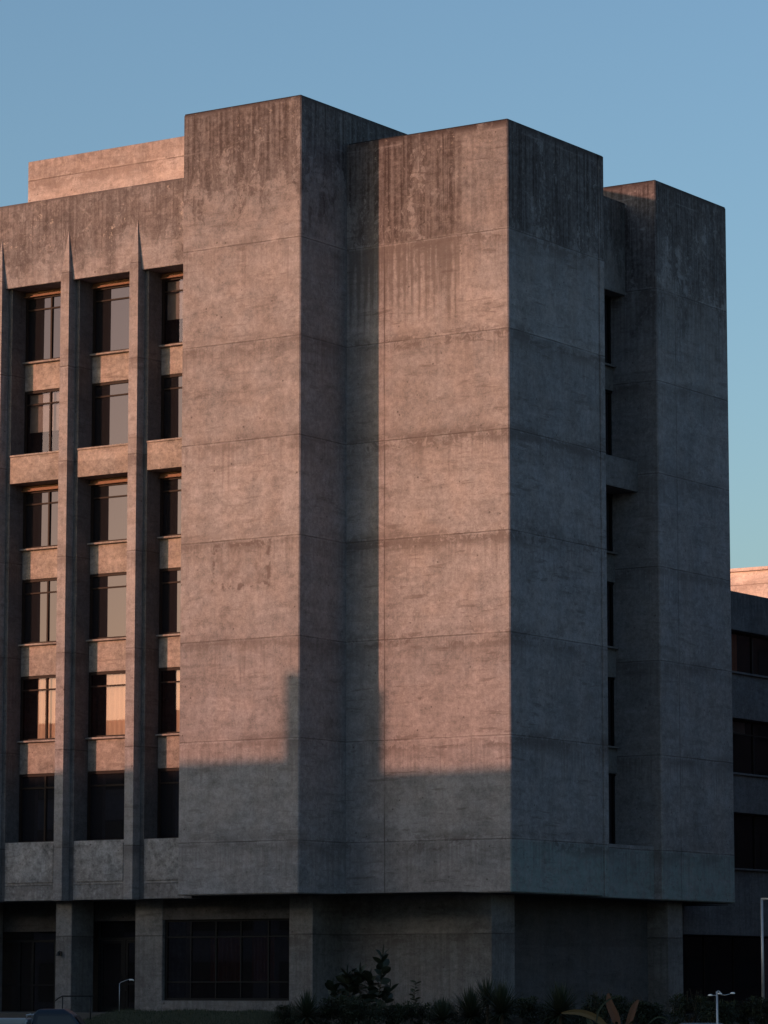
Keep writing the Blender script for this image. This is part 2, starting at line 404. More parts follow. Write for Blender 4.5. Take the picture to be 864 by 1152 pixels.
PW, FIN = .20, .39
centres = [-7.79, -11.06, -14.33, -17.60]
def pier_mesh(c):
    mb = MB(); x0, x1 = c-PW, c+PW; yf, zt, za = .34, 28.55, 30.42
    mb.box(x0, x1, yf, .78, 5.18, zt)
    v = [(x0, yf, zt), (x1, yf, zt), (x1, .80, zt), (x0, .80, zt), (c, .545, za), (c, .80, za)]
    n = len(mb.v); mb.v += v
    for f in ((0, 1, 4), (1, 2, 5, 4), (3, 0, 4, 5)): mb.f.append(tuple(n+i for i in f)); mb.m.append(0)
    return mb
for c in centres:
    pr_ = part(pier_mesh(c), 'pier', M['pier'])
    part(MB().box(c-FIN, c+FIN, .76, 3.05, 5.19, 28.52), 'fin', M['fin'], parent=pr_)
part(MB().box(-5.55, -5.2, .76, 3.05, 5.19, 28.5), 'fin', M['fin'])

edges = [(c+FIN, n-FIN) for c, n in ((centres[3], centres[2]), (centres[2], centres[1]), (centres[1], centres[0]))]+[(centres[0]+FIN, -5.5)]
spans = [(24.61, 25.72), (17.35, 18.52), (13.67, 14.88), (9.97, 11.22)]      # recessed spandrels
rows = [(25.72, 28.47, 0), (22.02, 24.61, 1), (18.52, 20.94, 0), (14.88, 17.35, 1), (11.22, 13.67, 1), (7.37, 9.97, 1)]
for bi, (xa, xb) in enumerate(edges):
    for z0, z1 in spans:
        sp = part(MB().box(xa-.01, xb+.01, 1.56, 3.05, z0, z1-.07, bev=.012), 'spandrel', M['sp'])
        part(MB().box(xa-.008, xb+.008, 1.38, 1.75, z1-.069, z1, bev=.012), 'sill', M['sp'], parent=sp)
    lg = part(MB().box(xa-.01, xb+.01, .745, 3.05, 20.94, 21.955, bev=.012), 'ledge', M['sp'], 'deep sunlit ledge standing forward of the other spandrels')
    part(MB().box(xa-.008, xb+.008, .70, 1.2, 21.956, 22.03, bev=.015), 'sill', M['sp'], parent=lg)
    pn = part(MB().box(xa-.01, xb+.01, .78, 3.05, 5.20, 7.37, bev=.012), 'panel', M['panel'])
    part(MB().box(xa+.16, xb-.16, .745, .79, 5.86, 7.26, bev=.012), 'raised_field', M['panel'], parent=pn)
    for ri, (z0, z1, kind) in enumerate(rows):
        zt = z1-.02 if kind else z1-.20
        y = 1.61
        fr = MB()
        t = .07
        fr.box(xa, xa+t+.04, y-.05, y+.06, z0, zt).box(xb-t, xb, y-.05, y+.06, z0, zt)
        fr.box(xa+t+.04, xb-t, y-.05, y+.06, zt-.09, zt).box(xa+t+.04, xb-t, y-.05, y+.06, z0+.001, z0+.07)
        w = part(fr, 'window', M['frame'] if kind else M['frame'])
        if not kind:   # timber blind box closing the gap under the soffit
            part(MB().box(xa, xb, y-.10, y+.05, zt+.01, z1-.02, bev=.01).box(xa, xb, y-.20, y-.05, zt-.03, zt+.008, bev=.01), 'blind_box', M['head'], parent=w)
        tz = zt-.52
        part(MB().box(xa+t+.04, xb-t, y-.035, y+.04, tz-.028, tz+.028), 'transom', M['frame'], parent=w)
        if bi in (1, 0):
            xm = (xa+xb)/2
            part(MB().box(xm-.035, xm+.035, y-.045, y+.045, z0+.07, tz-.03).box(xm-.035, xm+.035, y-.045, y+.045, tz+.03, zt-.09), 'mullion', M['frame'], parent=w)
        q1, q2 = random.uniform(-.010, .010), random.uniform(-.006, .006)      # panes never sit quite true
        part(MB().quad([(xa+t, y+.01, z0+.05), (xb-t, y+.01+q2, z0+.05), (xb-t, y+.01+q1+q2, zt-.05), (xa+t, y+.01+q1, zt-.05)]), 'pane', M['glass'] if ri == 4 or (bi*5+ri*3) % 7 == 1 else M['glassM'], parent=w)
        part(MB().box(xa, xb, y+.9, 2.98, z0, z1), 'room', M['core'], parent=w)
        if ri == 4:
            cu = MB(); k = 16; ca, cb = xa+.70, xb-.02
            for i in range(k):
                u0, u1 = ca+(cb-ca)*i/k, ca+(cb-ca)*(i+1)/k
                cu.quad([(u0, y+.14+.03*(i % 2), z0), (u1, y+.14+.03*((i+1) % 2), z0), (u1, y+.14+.03*((i+1) % 2), zt-.05), (u0, y+.14+.03*(i % 2), zt-.05)])
            part(cu, 'curtain', M['drape'], parent=w)  # added pale curtain standing in for sky glow mirrored in this row
        elif (bi*5+ri*3) % 7 == 1:
            part(MB().box(xa+.1, xb-.4, y+.16, y+.18, z0+1.0, zt-.1), 'blind', M['blind'], parent=w)

# recessed glazed strip between middle and right tower (faces +x)
YA, YB = 9.5, 15.30
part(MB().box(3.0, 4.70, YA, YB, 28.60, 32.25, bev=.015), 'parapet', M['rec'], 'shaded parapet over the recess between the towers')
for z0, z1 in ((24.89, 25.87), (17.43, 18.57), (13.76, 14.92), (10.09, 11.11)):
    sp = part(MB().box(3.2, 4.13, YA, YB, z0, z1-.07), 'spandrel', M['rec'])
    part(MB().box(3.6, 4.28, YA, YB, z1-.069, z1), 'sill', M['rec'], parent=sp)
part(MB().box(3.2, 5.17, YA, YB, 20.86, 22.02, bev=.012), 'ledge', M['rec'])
part(MB().box(3.2, 5.70, YA, YB+.01, 5.30, 7.28, bev=.012), 'panel', M['D'])
for z0, z1 in ((25.87, 28.6), (22.02, 24.89), (18.57, 20.86), (14.92, 17.43), (11.11, 13.76), (7.28, 10.09)):
    w = MB()
    for yy in (YA+.3, 11.2, 13.1, YB-.14): w.box(3.98, 4.06, yy, yy+.07, z0, z1)
    w = part(w.box(3.98, 4.06, YA, YB, z1-.09, z1-.005), 'window', M['frameD'])
    part(MB().quad([(4.0, YA, z0), (4.0, YB, z0), (4.0, YB, z1), (4.0, YA, z1)]), 'pane', M['glass'], parent=w)

# ground storey
ZB = .72
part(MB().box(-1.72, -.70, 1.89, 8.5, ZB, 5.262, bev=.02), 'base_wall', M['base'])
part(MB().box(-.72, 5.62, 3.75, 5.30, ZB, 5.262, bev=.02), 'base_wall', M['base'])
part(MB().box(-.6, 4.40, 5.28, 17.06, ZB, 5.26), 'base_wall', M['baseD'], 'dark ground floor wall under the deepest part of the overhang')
part(MB().box(4.36, 5.30, 17.05, 18.22, ZB, 5.262, bev=.02), 'column', M['base'])
part(MB().box(-8.61, -7.35, 1.86, 3.3, ZB, 5.262, bev=.02), 'column', M['base'])
part(MB().box(-11.89, -11.13, 1.30, 2.62, ZB, 5.262, bev=.02), 'column', M['base'])
part(MB().box(-16.3, -15.5, 1.30, 2.62, ZB, 5.262, bev=.02), 'column', M['base'])
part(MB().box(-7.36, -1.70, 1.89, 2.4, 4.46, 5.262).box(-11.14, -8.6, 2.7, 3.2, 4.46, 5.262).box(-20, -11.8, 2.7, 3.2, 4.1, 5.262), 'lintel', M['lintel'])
part(MB().box(-7.37, -1.69, 1.87, 2.6, ZB, 1.54, bev=.012), 'plinth', M['base'])
part(MB().box(-20, -.7, 5.2, 5.4, ZB, 5.26), 'back_wall', M['core'])
part(MB().box(-20, -.7, 2.7, 5.2, 1.06, 1.12), 'floor_slab', M['core'])
# wide window
w = MB(); y0, y1 = 2.02, 2.10
w.box(-7.35, -7.24, y0, y1, 1.55, 4.46).box(-1.82, -1.725, y0, y1, 1.55, 4.46).box(-7.24, -1.82, y0, y1, 4.38, 4.46).box(-7.24, -1.82, y0, y1, 1.55, 1.63)
w = part(w, 'window', M['frameD'], 'wide dark ground floor window with a grid of thin bars')
mu = MB()
for x in (-6.18, -5.05, -3.94, -2.72):
    for a, b in ((1.63, 2.18), (2.23, 3.80), (3.85, 4.38)): mu.box(x-.028, x+.028, y0+.005, y1-.005, a, b)
part(mu, 'mullion', M['frameD'], parent=w)
part(MB().box(-7.24, -1.82, y0, y1-.01, 2.18, 2.23).box(-7.24, -1.82, y0, y1-.01, 3.80, 3.85), 'transom', M['frameD'], parent=w)
part(MB().quad([(-7.3, 2.07, 1.6), (-1.8, 2.07, 1.6), (-1.8, 2.07, 4.42), (-7.3, 2.07, 4.42)]), 'pane', M['glassD'], parent=w)
cu = MB()
for a, b in ((-5.6, -4.25), (-3.75, -2.75)):
    k = 14
    for i in range(k):
        xa, xb = a+(b-a)*i/k, a+(b-a)*(i+1)/k
        ya, yb = 2.45+.05*(i % 2), 2.45+.05*((i+1) % 2)
        cu.quad([(xa, ya, 2.2), (xb, yb, 2.2), (xb, yb, 3.8), (xa, ya, 3.8)])
part(cu, 'curtain', M['curtain'], 'dull red curtain behind the dark glass', parent=w)  # red colour stands in for faint reddish light inside the room
# doors
d0, d1 = 2.86, 2.93
fr = MB().box(-11.1, -11.0, d0, d1, 1.1, 4.46).box(-8.72, -8.62, d0, d1, 1.1, 4.46).box(-11.0, -8.72, d0, d1, 3.75, 3.86)
dr = part(fr, 'door_frame', M['frameD'])
for a, b in ((-10.98, -9.94), (-9.80, -8.74)):
    lf = part(MB().box(a, a+.10, d0+.01, d1-.005, 1.12, 3.74).box(b-.10, b, d0+.01, d1-.005, 1.12, 3.74).box(a+.1, b-.1, d0+.01, d1-.005, 2.10, 2.18)
              .box(a+.1, b-.1, d0+.01, d1-.005, 1.12, 1.3).box(a+.1, b-.1, d0+.01, d1-.005, 3.64, 3.74), 'door', M['frameD'])
    part(MB().quad([(a+.05, 2.90, 1.2), (b-.05, 2.90, 1.2), (b-.05, 2.90, 3.7), (a+.05, 2.90, 3.7)]), 'pane', M['glassD'], parent=lf)
    hx = b-.05 if a < -10 else a+.05
    part(MB().tube([(hx, d0-.0, 1.9), (hx, d0-.06, 1.93), (hx, d0-.06, 2.45), (hx, d0, 2.48)], .015), 'handle', M['black'], parent=lf)
part(MB().box(-9.93, -9.81, d0, d1+.01, 1.1, 3.75), 'door_post', M['frameD'], parent=dr)
part(MB().quad([(-11.0, 2.9, 3.85), (-8.7, 2.9, 3.85), (-8.7, 2.9, 4.46), (-11., 2.9, 4.46)]), 'pane', M['glassD'], parent=dr)
# glazing left of the doors
fr = MB()
for x in (-19.5, -18.3, -17.1, -16.0, -14.9, -14.25, -13.15, -12.15): fr.box(x-.06, x+.06, d0, d1, 1.1, 3.74)
fr.box(-20, -11.9, d0+.003, d1+.01, 3.70, 3.78).box(-20, -11.9, d0+.003, d1-.003, 2.07, 2.13)
w = part(fr, 'window', M['frameD'], 'unlit ground floor glazing with dark bars left of the doors')
part(MB().quad([(-20, 2.9, 1.1), (-11.9, 2.9, 1.1), (-11.9, 2.9, 4.1), (-20, 2.9, 4.1)]), 'pane', M['glassD'], parent=w)

# wall lamp on the column
L = empty('wall_lamp', (-11.60, 1.29, 3.25), 'small black wall lamp on the concrete column left of the doors', 'lamp')
def at(o, parent): o.parent = parent; return o
at(MB().box(-.05, .05, -.03, 0, -.09, .09, bev=.01).build('back_plate', M['black']), L)
at(MB().tube([(0, -.02, .05), (0, -.12, .10), (0, -.17, .04)], .015).build('arm', M['black']), L)
sh = MB(); sh.tube([(0, -.17, .08), (0, -.17, .03), (0, -.17, -.05), (0, -.17, -.08)], .03, 12, r1=.11)
at(sh.build('lamp_shade', M['black'], smooth=False), L)

# ------------------------------------------------------------------ rear wing
W = empty('rear_building', (2, 22, .75), 'lower dark concrete wing with strip windows behind the right tower', 'building')
def wpart(mb, name, m, label=None, parent=None):
    o = mb.build(name, m)
    if parent is None: place(o, W)
    else: o.parent = parent
    if label: o['label'] = label
    return o
wz = [(13.25, 15.12), (9.25, 10.85), (4.14, 6.88)]
yE0, yE1 = 24.3, 66.0
for i, (z0, z1) in enumerate([(16.91, 18.54), (13.2, 15.06), (9.25, 10.82), (4.14, 6.84)]):
    wpart(MB().box(.6, 2.0, yE0, yE1, z0, z1, bev=.015), 'spandrel', M['E'])
    if i: wpart(MB().box(1.2, 2.10, yE0, yE1, z1+.002, z1+.09, bev=.01), 'sill', M['E'])
wpart(MB().box(-22, 1.0, yE0+.02, yE1-.02, 4.2, 18.3), 'wall', M['core'])
wpart(MB().box(.5, 1.98, yE0-.0, yE0+.6, 4.14, 18.52), 'end_wall', M['E'])
for z0, z1 in ((15.15, 16.91), (10.91, 13.2), (6.93, 9.25)):
    xw = 1.55
    yy = yE0+.6; k = 0
    while yy < 60:
        wd = 1.95 if k % 3 else 2.6
        w = MB().box(xw-.04, xw+.06, yy, yy+.09, z0, z1).box(xw-.04, xw+.06, yy+.09, yy+wd, z1-.08, z1-.002)
        if z0 > 10 and z0 < 13: w.box(xw-.04, xw+.05, yy+.09, yy+wd, z1-.62, z1-.56)
        w = wpart(w, 'window', M['frame'])
        wpart(MB().quad([(xw, yy+.05, z0), (xw, yy+wd, z0), (xw, yy+wd, z1-.04), (xw, yy+.05, z1-.04)]), 'pane', M['glass'], parent=w)
        if k in (1, 2) and z0 > 15: wpart(MB().box(xw-.3, xw-.28, yy+.25, yy+wd-.75, z0, z1), 'curtain', M['drapeR'], parent=w)
        if k in (1, 2) and 10 < z0 < 13: wpart(MB().box(xw-.3, xw-.28, yy+.15, yy+wd-.1, z1-.55, z1), 'blind', M['blind'], parent=w)
        yy += wd; k += 1
# ground floor: dark glazing under the wing
w = MB()
for yy in (25.9, 28.6, 31.2, 34): w.box(.55, .62, yy, yy+.07, .75, 4.12)
w = wpart(w, 'window', M['frame'])
wpart(MB().quad([(.58, yE0, .75), (.58, 60, .75), (.58, 60, 4.14), (.58, yE0, 4.14)]), 'pane', M['glassD'], parent=w)
wpart(MB().box(-22, -1.5, yE0, 60, .7, 4.2), 'wall', M['core'])

# far sunlit block
O = empty('sunlit_building', (-17, 60, .75), 'plain pinkish flat-topped block far behind in full sun at the right edge', 'building')
place(MB().box(-38, 14, 60, 90, .75, 23.5, bev=.03).build('wall', M['far']), O)
place(MB().box(-38.15, 14.15, 59.85, 90.1, 23.502, 23.68, bev=.02).build('coping', M['far']), O)

# building across the street; it throws the shadow on the lower storeys and is mirrored in the windows
N = empty('office_building', (-31, -57, -.3), 'long flat roofed concrete building across the street with one vent shaft on its roof', 'building')
place(MB().box(-78, 16, -64, -50, -.3, 16.85, bev=.03).build('wall', M['opp']), N)
place(MB().box(-24.92, -24.43, -50.9, -50.1, 16.84, 19.90, bev=.02).build('vent_shaft', M['opp']), N)
wp = []
for r in range(4):
    for k in range(15):
        x = -75+k*6; z = 1.2+r*3.9
        o = MB().box(x, x+4.2, -50.02, -49.93, z+.001, z+.1).box(x, x+4.2, -50.02, -49.93, z+2.1, z+2.2).box(x, x+.1, -50.02, -49.93, z+.1, z+2.1).box(x+4.1, x+4.2, -50.02, -49.93, z+.1, z+2.1).box(x+2.05, x+2.15, -50.02, -49.95, z+.1, z+2.1).build('window', M['frameD'])
        place(o, N)
        p = MB().quad([(x+4.15, -49.97, z+.05), (x+.05, -49.97, z+.05), (x+.05, -49.97, z+2.15), (x+4.15, -49.97, z+2.15)]).build('pane', M['glassD'])
        p.parent = o

Q = empty('brick_building', (37, 67, .75), 'dark brick slab block east of the wing, outside the picture on the right', 'building')  # unseen block, placed and darkened to hold low sky off right-hand faces
place(MB().box(30, 44, 24, 180, .75, 27, bev=.03).build('wall', M['brick']), Q)
for r in range(6):
    for k in range(14):
        yy = 27+k*6; z = 2+r*3.7
        o = place(MB().box(29.93, 30.02, yy, yy+3, z, z+.1).box(29.93, 30.02, yy, yy+3, z+1.7, z+1.8).box(29.93, 30.02, yy, yy+.1, z+.1, z+1.7).box(29.93, 30.02, yy+2.9, yy+3, z+.1, z+1.7).build('window', M['frameD']), Q)
        MB().quad([(29.96, yy+.05, z+.05), (29.96, yy+2.95, z+.05), (29.96, yy+2.95, z+1.75), (29.96, yy+.05, z+1.75)]).build('pane', M['core'], parent=o)
# ------------------------------------------------------------------ street furniture
def bear(u, r, z):               # bearing from the viewpoint and distance -> ground position
    az = -.585+math.atan((u-432)/3902.7); return (69.87+math.sin(az)*r, -100.07+math.cos(az)*r, z)
# handrail by the doors
H_ = empty('handrail', (-5.6, -5.5, .75), 'thin dark tubular handrail on the terrace in front of the column', 'handrail')
def r0(mb, name, m, parent, smooth=True): return at(mb.build(name, m, smooth=smooth), parent)
dv = Vector((.78, .62, 0))
p = lambda t, z: tuple(dv*t+Vector((0, 0, z)))
r0(MB().tube([p(-.62, .80), p(-.5, .90), p(-.36, .965), p(.72, .965)], .024), 'rail', M['black'], H_)
for t in (-.36, .6):
    r0(MB().tube([p(t, 0), p(t, .945)], .022), 'post', M['black'], H_)

# gooseneck lamp by the doors
G = empty('gooseneck_lamp', (-4.97, -3.72, 1.17), 'slender pale gooseneck lamp standing on the grass before the glass doors', 'lamp')
rt = Vector((.834, .552, 0))
q = lambda s, z: tuple(rt*s+Vector((0, 0, z)))
r0(MB().tube([q(0, 0), q(0, .98)], .012), 'post', M['steel'], G)
r0(MB().tube([q(0, .97), q(.05, 1.02), q(.2, 1.08), q(.36, 1.13), q(.46, 1.12)], .010), 'arm', M['steel'], G)
r0(MB().tube([q(.34, 1.10), q(.44, 1.105), q(.50, 1.08)], .03, r1=.022), 'lamp_head', M['white'], G)

# slim lamp with three little heads
P3 = empty('street_lamp', bear(803, 90, -.296), 'slim pale post carrying three small white lamp heads beside the parked car', 'street lamp')
r0(MB().tube([q(0, 0), q(0, 2.20)], .026), 'post', M['steel'], P3)
r0(MB().tube([q(0, 2.19), q(.03, 2.215), q(.07, 2.20), q(.085, 2.16)], .014).tube([q(.0, 2.10), q(-.06, 2.105), q(-.12, 2.10)], .010)
   .tube([q(.06, 2.13), q(.2, 2.11), q(.34, 2.14)], .010), 'arm', M['steel'], P3)
def head(s, z):
    mb = MB(); bm = bmesh.new(); bmesh.ops.create_uvsphere(bm, u_segments=12, v_segments=8, radius=1)
    for v in bm.verts:
        c = v.co; zz = c.z*.035 if c.z > 0 else c.z*.015
        v.co = Vector(q(s+c.x*.065, z+zz)) + Vector((-.552, .834, 0))*c.y*.05
    return mb.addbm(bm)
for s, z in ((-.17, 2.10), (.07, 2.14), (.40, 2.15)): r0(head(s, z), 'lamp_head', M['white'], P3)

# tall goalpost frame right edge
T_ = empty('post', (12.46, 10.97, .75), 'tall pale tubular post with a horizontal top arm at the right edge', 'post')
r0(MB().tube([q(0, 0), q(.0, 4.36)], .062, r1=.05), 'pole', M['steel'], T_)
r0(MB().tube([q(-.04, 4.385), q(2.4, 4.385)], .04), 'arm', M['steel'], T_)
r0(MB().tube([q(2.36, 0), q(2.36, 4.36)], .055), 'pole', M['steel'], T_)

# ------------------------------------------------------------------ vehicles
def wheel(parent, x, y, r, yo):
    w = MB(); k = 24
    prof = [(r*.62, -.11), (r*.93, -.11), (r, -.08), (r, .08), (r*.93, .11), (r*.62, .11)]
    for i in range(k):
        a0, a1 = 2*math.pi*i/k, 2*math.pi*(i+1)/k
        for (ra, ya), (rb, yb) in zip(prof, prof[1:]):
            w.quad([(x+ra*math.cos(a0), y+ya, r+ra*math.sin(a0)), (x+ra*math.cos(a1), y+ya, r+ra*math.sin(a1)), (x+rb*math.cos(a1), y+yb, r+rb*math.sin(a1)), (x+rb*math.cos(a0), y+yb, r+rb*math.sin(a0))])
    wo = at(MB().box(x-.04, x+.04, y-.06, y+.06, r-.04, r+.04).build('wheel', M['steel']), parent)
    at(w.build('tyre', M['tyre'], smooth=True), wo)
    rm = MB(); rm.tube([(x, y-.07, r), (x, y+.07, r)], r*.63, 20)
    at(rm.build('rim', M['steel']), wo)
def loft(sections):
    """sections: list of rings (same count)"""
    mb = MB(); n = len(sections[0])
    for s in sections: mb.v += [tuple(p) for p in s]
    for i in range(len(sections)-1):
        for k in range(n):
            k2 = (k+1) % n
            mb.f.append((i*n+k, i*n+k2, (i+1)*n+k2, (i+1)*n+k)); mb.m.append(0)
    mb.f.append(tuple(range(n))); mb.f.append(tuple(range((len(sections)-1)*n, len(sections)*n))[::-1]); mb.m += [0, 0]
    return mb
def subsurf(o, lv=2, crease=None):
    m = o.modifiers.new('round', 'BEVEL'); m.width = .05; m.segments = 3; m.limit_method = 'ANGLE'; m.angle_limit = R(25); return o

# pickup: faces +x, modelled around origin
K = empty('pickup_truck', bear(66, 95, -.31), 'dark blue pickup truck with a pale grey load bed, only its cab top in view', 'pickup truck')
bd = MB().prism([(-2.6, .45), (2.15, .45), (2.2, .8), (2.05, 1.02), (1.0, 1.10), (.95, 1.12), (-2.6, 1.12)], -.86, .86)
subsurf(at(bd.build('body', M['paintB']), K))
cab = loft([[(-.60, -.80, 1.09), (.92, -.80, 1.09), (.92, .80, 1.09), (-.60, .80, 1.09)],
            [(-.52, -.70, 1.62), (.50, -.70, 1.62), (.50, .70, 1.62), (-.52, .70, 1.62)],
            [(-.38, -.62, 1.745), (.30, -.62, 1.745), (.30, .62, 1.745), (-.38, .62, 1.745)]])
subsurf(at(cab.build('cab', M['paintB']), K))
at(MB().quad([(-.45, -.795, 1.16), (.80, -.795, 1.16), (.48, -.725, 1.56), (-.40, -.725, 1.56)]).quad([(-.45, .795, 1.16), (.80, .795, 1.16), (.48, .725, 1.56), (-.40, .725, 1.56)]).build('side_window', M['carglass']), K)
at(MB().quad([(.90, -.70, 1.16), (.90, .70, 1.16), (.60, .62, 1.57), (.60, -.62, 1.57)]).build('windscreen', M['carglass']), K)
at(MB().box(-2.62, -.66, -.88, .88, .80, 1.32, bev=.03).box(-1.62, -.70, -.80, .80, 1.33, 1.50, bev=.03).build('load_bed', M['paintG']), K)
for y in (-.7, .7): at(MB().tube([(-.70, y, 1.4), (-.70, y, 1.58), (-.58, y, 1.60)], .03).build('rack', M['steel']), K)
for y in (-.62, .62): at(MB().box(2.14, 2.22, y-.18, y+.18, .72, .88, bev=.02).build('headlight', M['white']), K)
for y in (-.9, .9): at(MB().box(.78, .92, y-.1, y+.1, 1.10, 1.26, bev=.03).build('mirror', M['black']), K)
for x in (-1.7, 1.35):
    for y in (-.78, .78): wheel(K, x, y, .36, 0)

K.rotation_euler.z = R(33.5)
# parked car at the right, roof edge only in view
V = empty('parked_car', bear(797, 97, -.335), 'silver grey car under the three headed lamp, only the rim of its roof showing', 'car')
bd = MB().prism([(-2.1, .30), (2.1, .30), (2.16, .62), (2.0, .80), (1.0, .90), (-1.55, .92), (-2.12, .86), (-2.16, .55)], -.86, .86)
subsurf(at(bd.build('body', M['paintS']), V))
cab = loft([[(-1.5, -.78, .89), (1.08, -.78, .89), (1.08, .78, .89), (-1.5, .78, .89)],
            [(-1.02, -.66, 1.28), (.46, -.66, 1.28), (.46, .66, 1.28), (-1.02, .66, 1.28)],
            [(-.82, -.56, 1.372), (.24, -.56, 1.372), (.24, .56, 1.372), (-.82, .56, 1.372)]])
subsurf(at(cab.build('roof', M['paintS']), V))
for s in (-1, 1): at(MB().quad([(-1.2, s*.765, .94), (.80, s*.765, .94), (.40, s*.685, 1.24), (-.98, s*.685, 1.24)]).build('side_window', M['carglass']), V)
at(MB().quad([(1.05, -.66, .94), (1.05, .66, .94), (.58, .57, 1.25), (.58, -.57, 1.25)]).build('windscreen', M['carglass']), V)
at(MB().quad([(-1.47, -.66, .94), (-1.47, .66, .94), (-1.13, .57, 1.25), (-1.13, -.57, 1.25)]).build('rear_window', M['carglass']), V)
for y in (-.6, .6):
    at(MB().box(2.08, 2.17, y-.2, y+.2, .60, .74, bev=.02).build('headlight', M['white']), V)
    at(MB().box(-2.17, -2.08, y-.2, y+.2, .64, .80, bev=.02).build('tail_light', M['red']), V)
for x in (-1.35, 1.35):
    for y in (-.78, .78): wheel(V, x, y, .31, 0)

V.rotation_euler.z = R(30)
# ------------------------------------------------------------------ plants
def leaf(mb, base, d, L, W, droop=.3, seg=4, tip=1.0, side=None, fold=.15, roll=0.):
    """one tapering, bending leaf"""
    d = Vector(d).normalized(); base = Vector(base)
    s = d.cross(Vector((0, 0, 1))) if side is None else Vector(side)
    if s.length < 1e-3: s = Vector((1, 0, 0))
    s.normalize(); u = s.cross(d).normalized(); s, u = s*math.cos(roll)+u*math.sin(roll), u*math.cos(roll)-s*math.sin(roll); n0 = len(mb.v)
    for i in range(seg+1):
        t = i/seg
        c = base+d*(L*t)-Vector((0, 0, 1))*(droop*L*t*t)
        w = W*(math.sin(math.pi*min(1, .08+t*.92))**.8)*.5 if tip else W*.5*(1-t)**.6
        mb.v += [tuple(c-s*w+u*fold*w), tuple(c), tuple(c+s*w+u*fold*w)]
    for i in range(seg):
        a = n0+i*3
        mb.f += [(a, a+1, a+4, a+3), (a+1, a+2, a+5, a+4)]; mb.m += [0, 0]

def upix(u, r):                   # a spot on the planted terrace, r metres from the viewpoint
    az = -.585+math.atan((u-432)/3902.7); return Vector((69.87+math.sin(az)*r, -100.07+math.cos(az)*r, 0))

def shrub_parts(w, h, nleaf, seed, ls=.075):
    rnd = random.Random(seed); mb = MB(); st = MB()
    lobes = [(rnd.uniform(-.6, .6)*w, rnd.uniform(-.5, .5)*w, rnd.uniform(.35, .75)*h, rnd.uniform(.28, .5)) for _ in range(9)]
    for i in range(nleaf):
        cx, cy, cz, r = rnd.choice(lobes)
        v = Vector((rnd.gauss(0, 1), rnd.gauss(0, 1), rnd.gauss(0, .8))).normalized()
        rr = r*(rnd.random()**.35)
        p_ = Vector((cx, cy, cz))+Vector((v.x*rr*w*.75, v.y*rr*w*.75, v.z*rr*h*.75))
        if p_.z < .02: p_.z = rnd.uniform(.02, .2)
        dd = Vector((v.x, v.y, v.z+rnd.uniform(-.2, .9)))
        leaf(mb, p_, dd, ls*rnd.uniform(.8, 1.8), ls*.55, .3, 2)
    for _ in range(10):             # long shoots that break the outline
        a = rnd.uniform(0, 6.28); b = Vector((rnd.uniform(-.5, .5)*w, rnd.uniform(-.4, .4)*w, h*.5)); e = b+Vector((math.cos(a)*.15, math.sin(a)*.15, h*rnd.uniform(.45, .75)))
        st.tube([b, e], .006, 4)
        for k in range(7):
            t = rnd.uniform(.4, 1); aa = rnd.uniform(0, 6.28)
            leaf(mb, b.lerp(e, t), (math.cos(aa), math.sin(aa), .6), ls*1.2, ls*.5, .3, 2)
    for cx, cy, cz, r in lobes: st.tube([(0, 0, 0), (cx*.5, cy*.5, cz*.5), (cx, cy, cz)], .018, 5, r1=.006)
    return mb, st
protos = []
for i, (w, h) in enumerate(((1.15, .86), (1.35, .80), (1.0, 1.0))):
    e = empty('shrub', (0, 0, 0), 'x', 'shrub', 'dark shrubs in the bed along the building')
    mb, st = shrub_parts(w, h, 2600, 20+i, .085)
    at(mb.build('foliage', M['leaf'], fix=False), e); at(st.build('stem', M['stem']), e)
    protos.append(e)
shr = [(333, 117, .85), (352, 115, .95), (388, 114, 1.05), (412, 113, .98), (438, 114, 1.0), (468, 114, .8), (500, 116, .95), (540, 116, .95), (580, 117, 1.0), (612, 116, .95), (648, 118, .95), (676, 117, 1.08),
       (704, 119, 1.0), (738, 120, 1.0), (772, 122, 1.08), (800, 120, .98), (832, 123, 1.02), (862, 122, 1.0), (888, 121, 1.0)]
names = ['low dark shrub in the bed under the right end of the wide window', 'shrub at the left end of the planting bed beside the spiky plant',
         'shrub at the foot of the rubber plant, on its left', 'bushy shrub in front of the rubber plant stem', 'shrub just right of the rubber plant', 'low shrub below the thin sapling',
         'shrub left of the tall yucca before the middle base wall', 'shrub beneath the yucca by the base wall corner', 'shrub below the bluish side of the base wall',
         'shrub left of the second yucca', 'shrub right of the second yucca', 'taller shrub behind the orange leaves', 'shrub right of the orange leaves', 'shrub before the right end column',
         'tall shrub at the edge of the dark opening', 'shrub behind the three headed lamp', 'shrub between the three headed lamp and the tall post', 'shrub at the foot of the tall post', 'shrub beyond the right edge of the bed']
used = set()
for i, ((u, r, s), nm) in enumerate(zip(shr, names)):
    k = i % 3
    o = protos[k] if k not in used else dup(protos[k]); used.add(k)
    p_ = upix(u, r); o.location = (p_.x, p_.y, ground_z(p_.y)-.03); o.rotation_euler.z = i*2.4; o.scale = (s, s, s*.94)
    o['label'] = nm

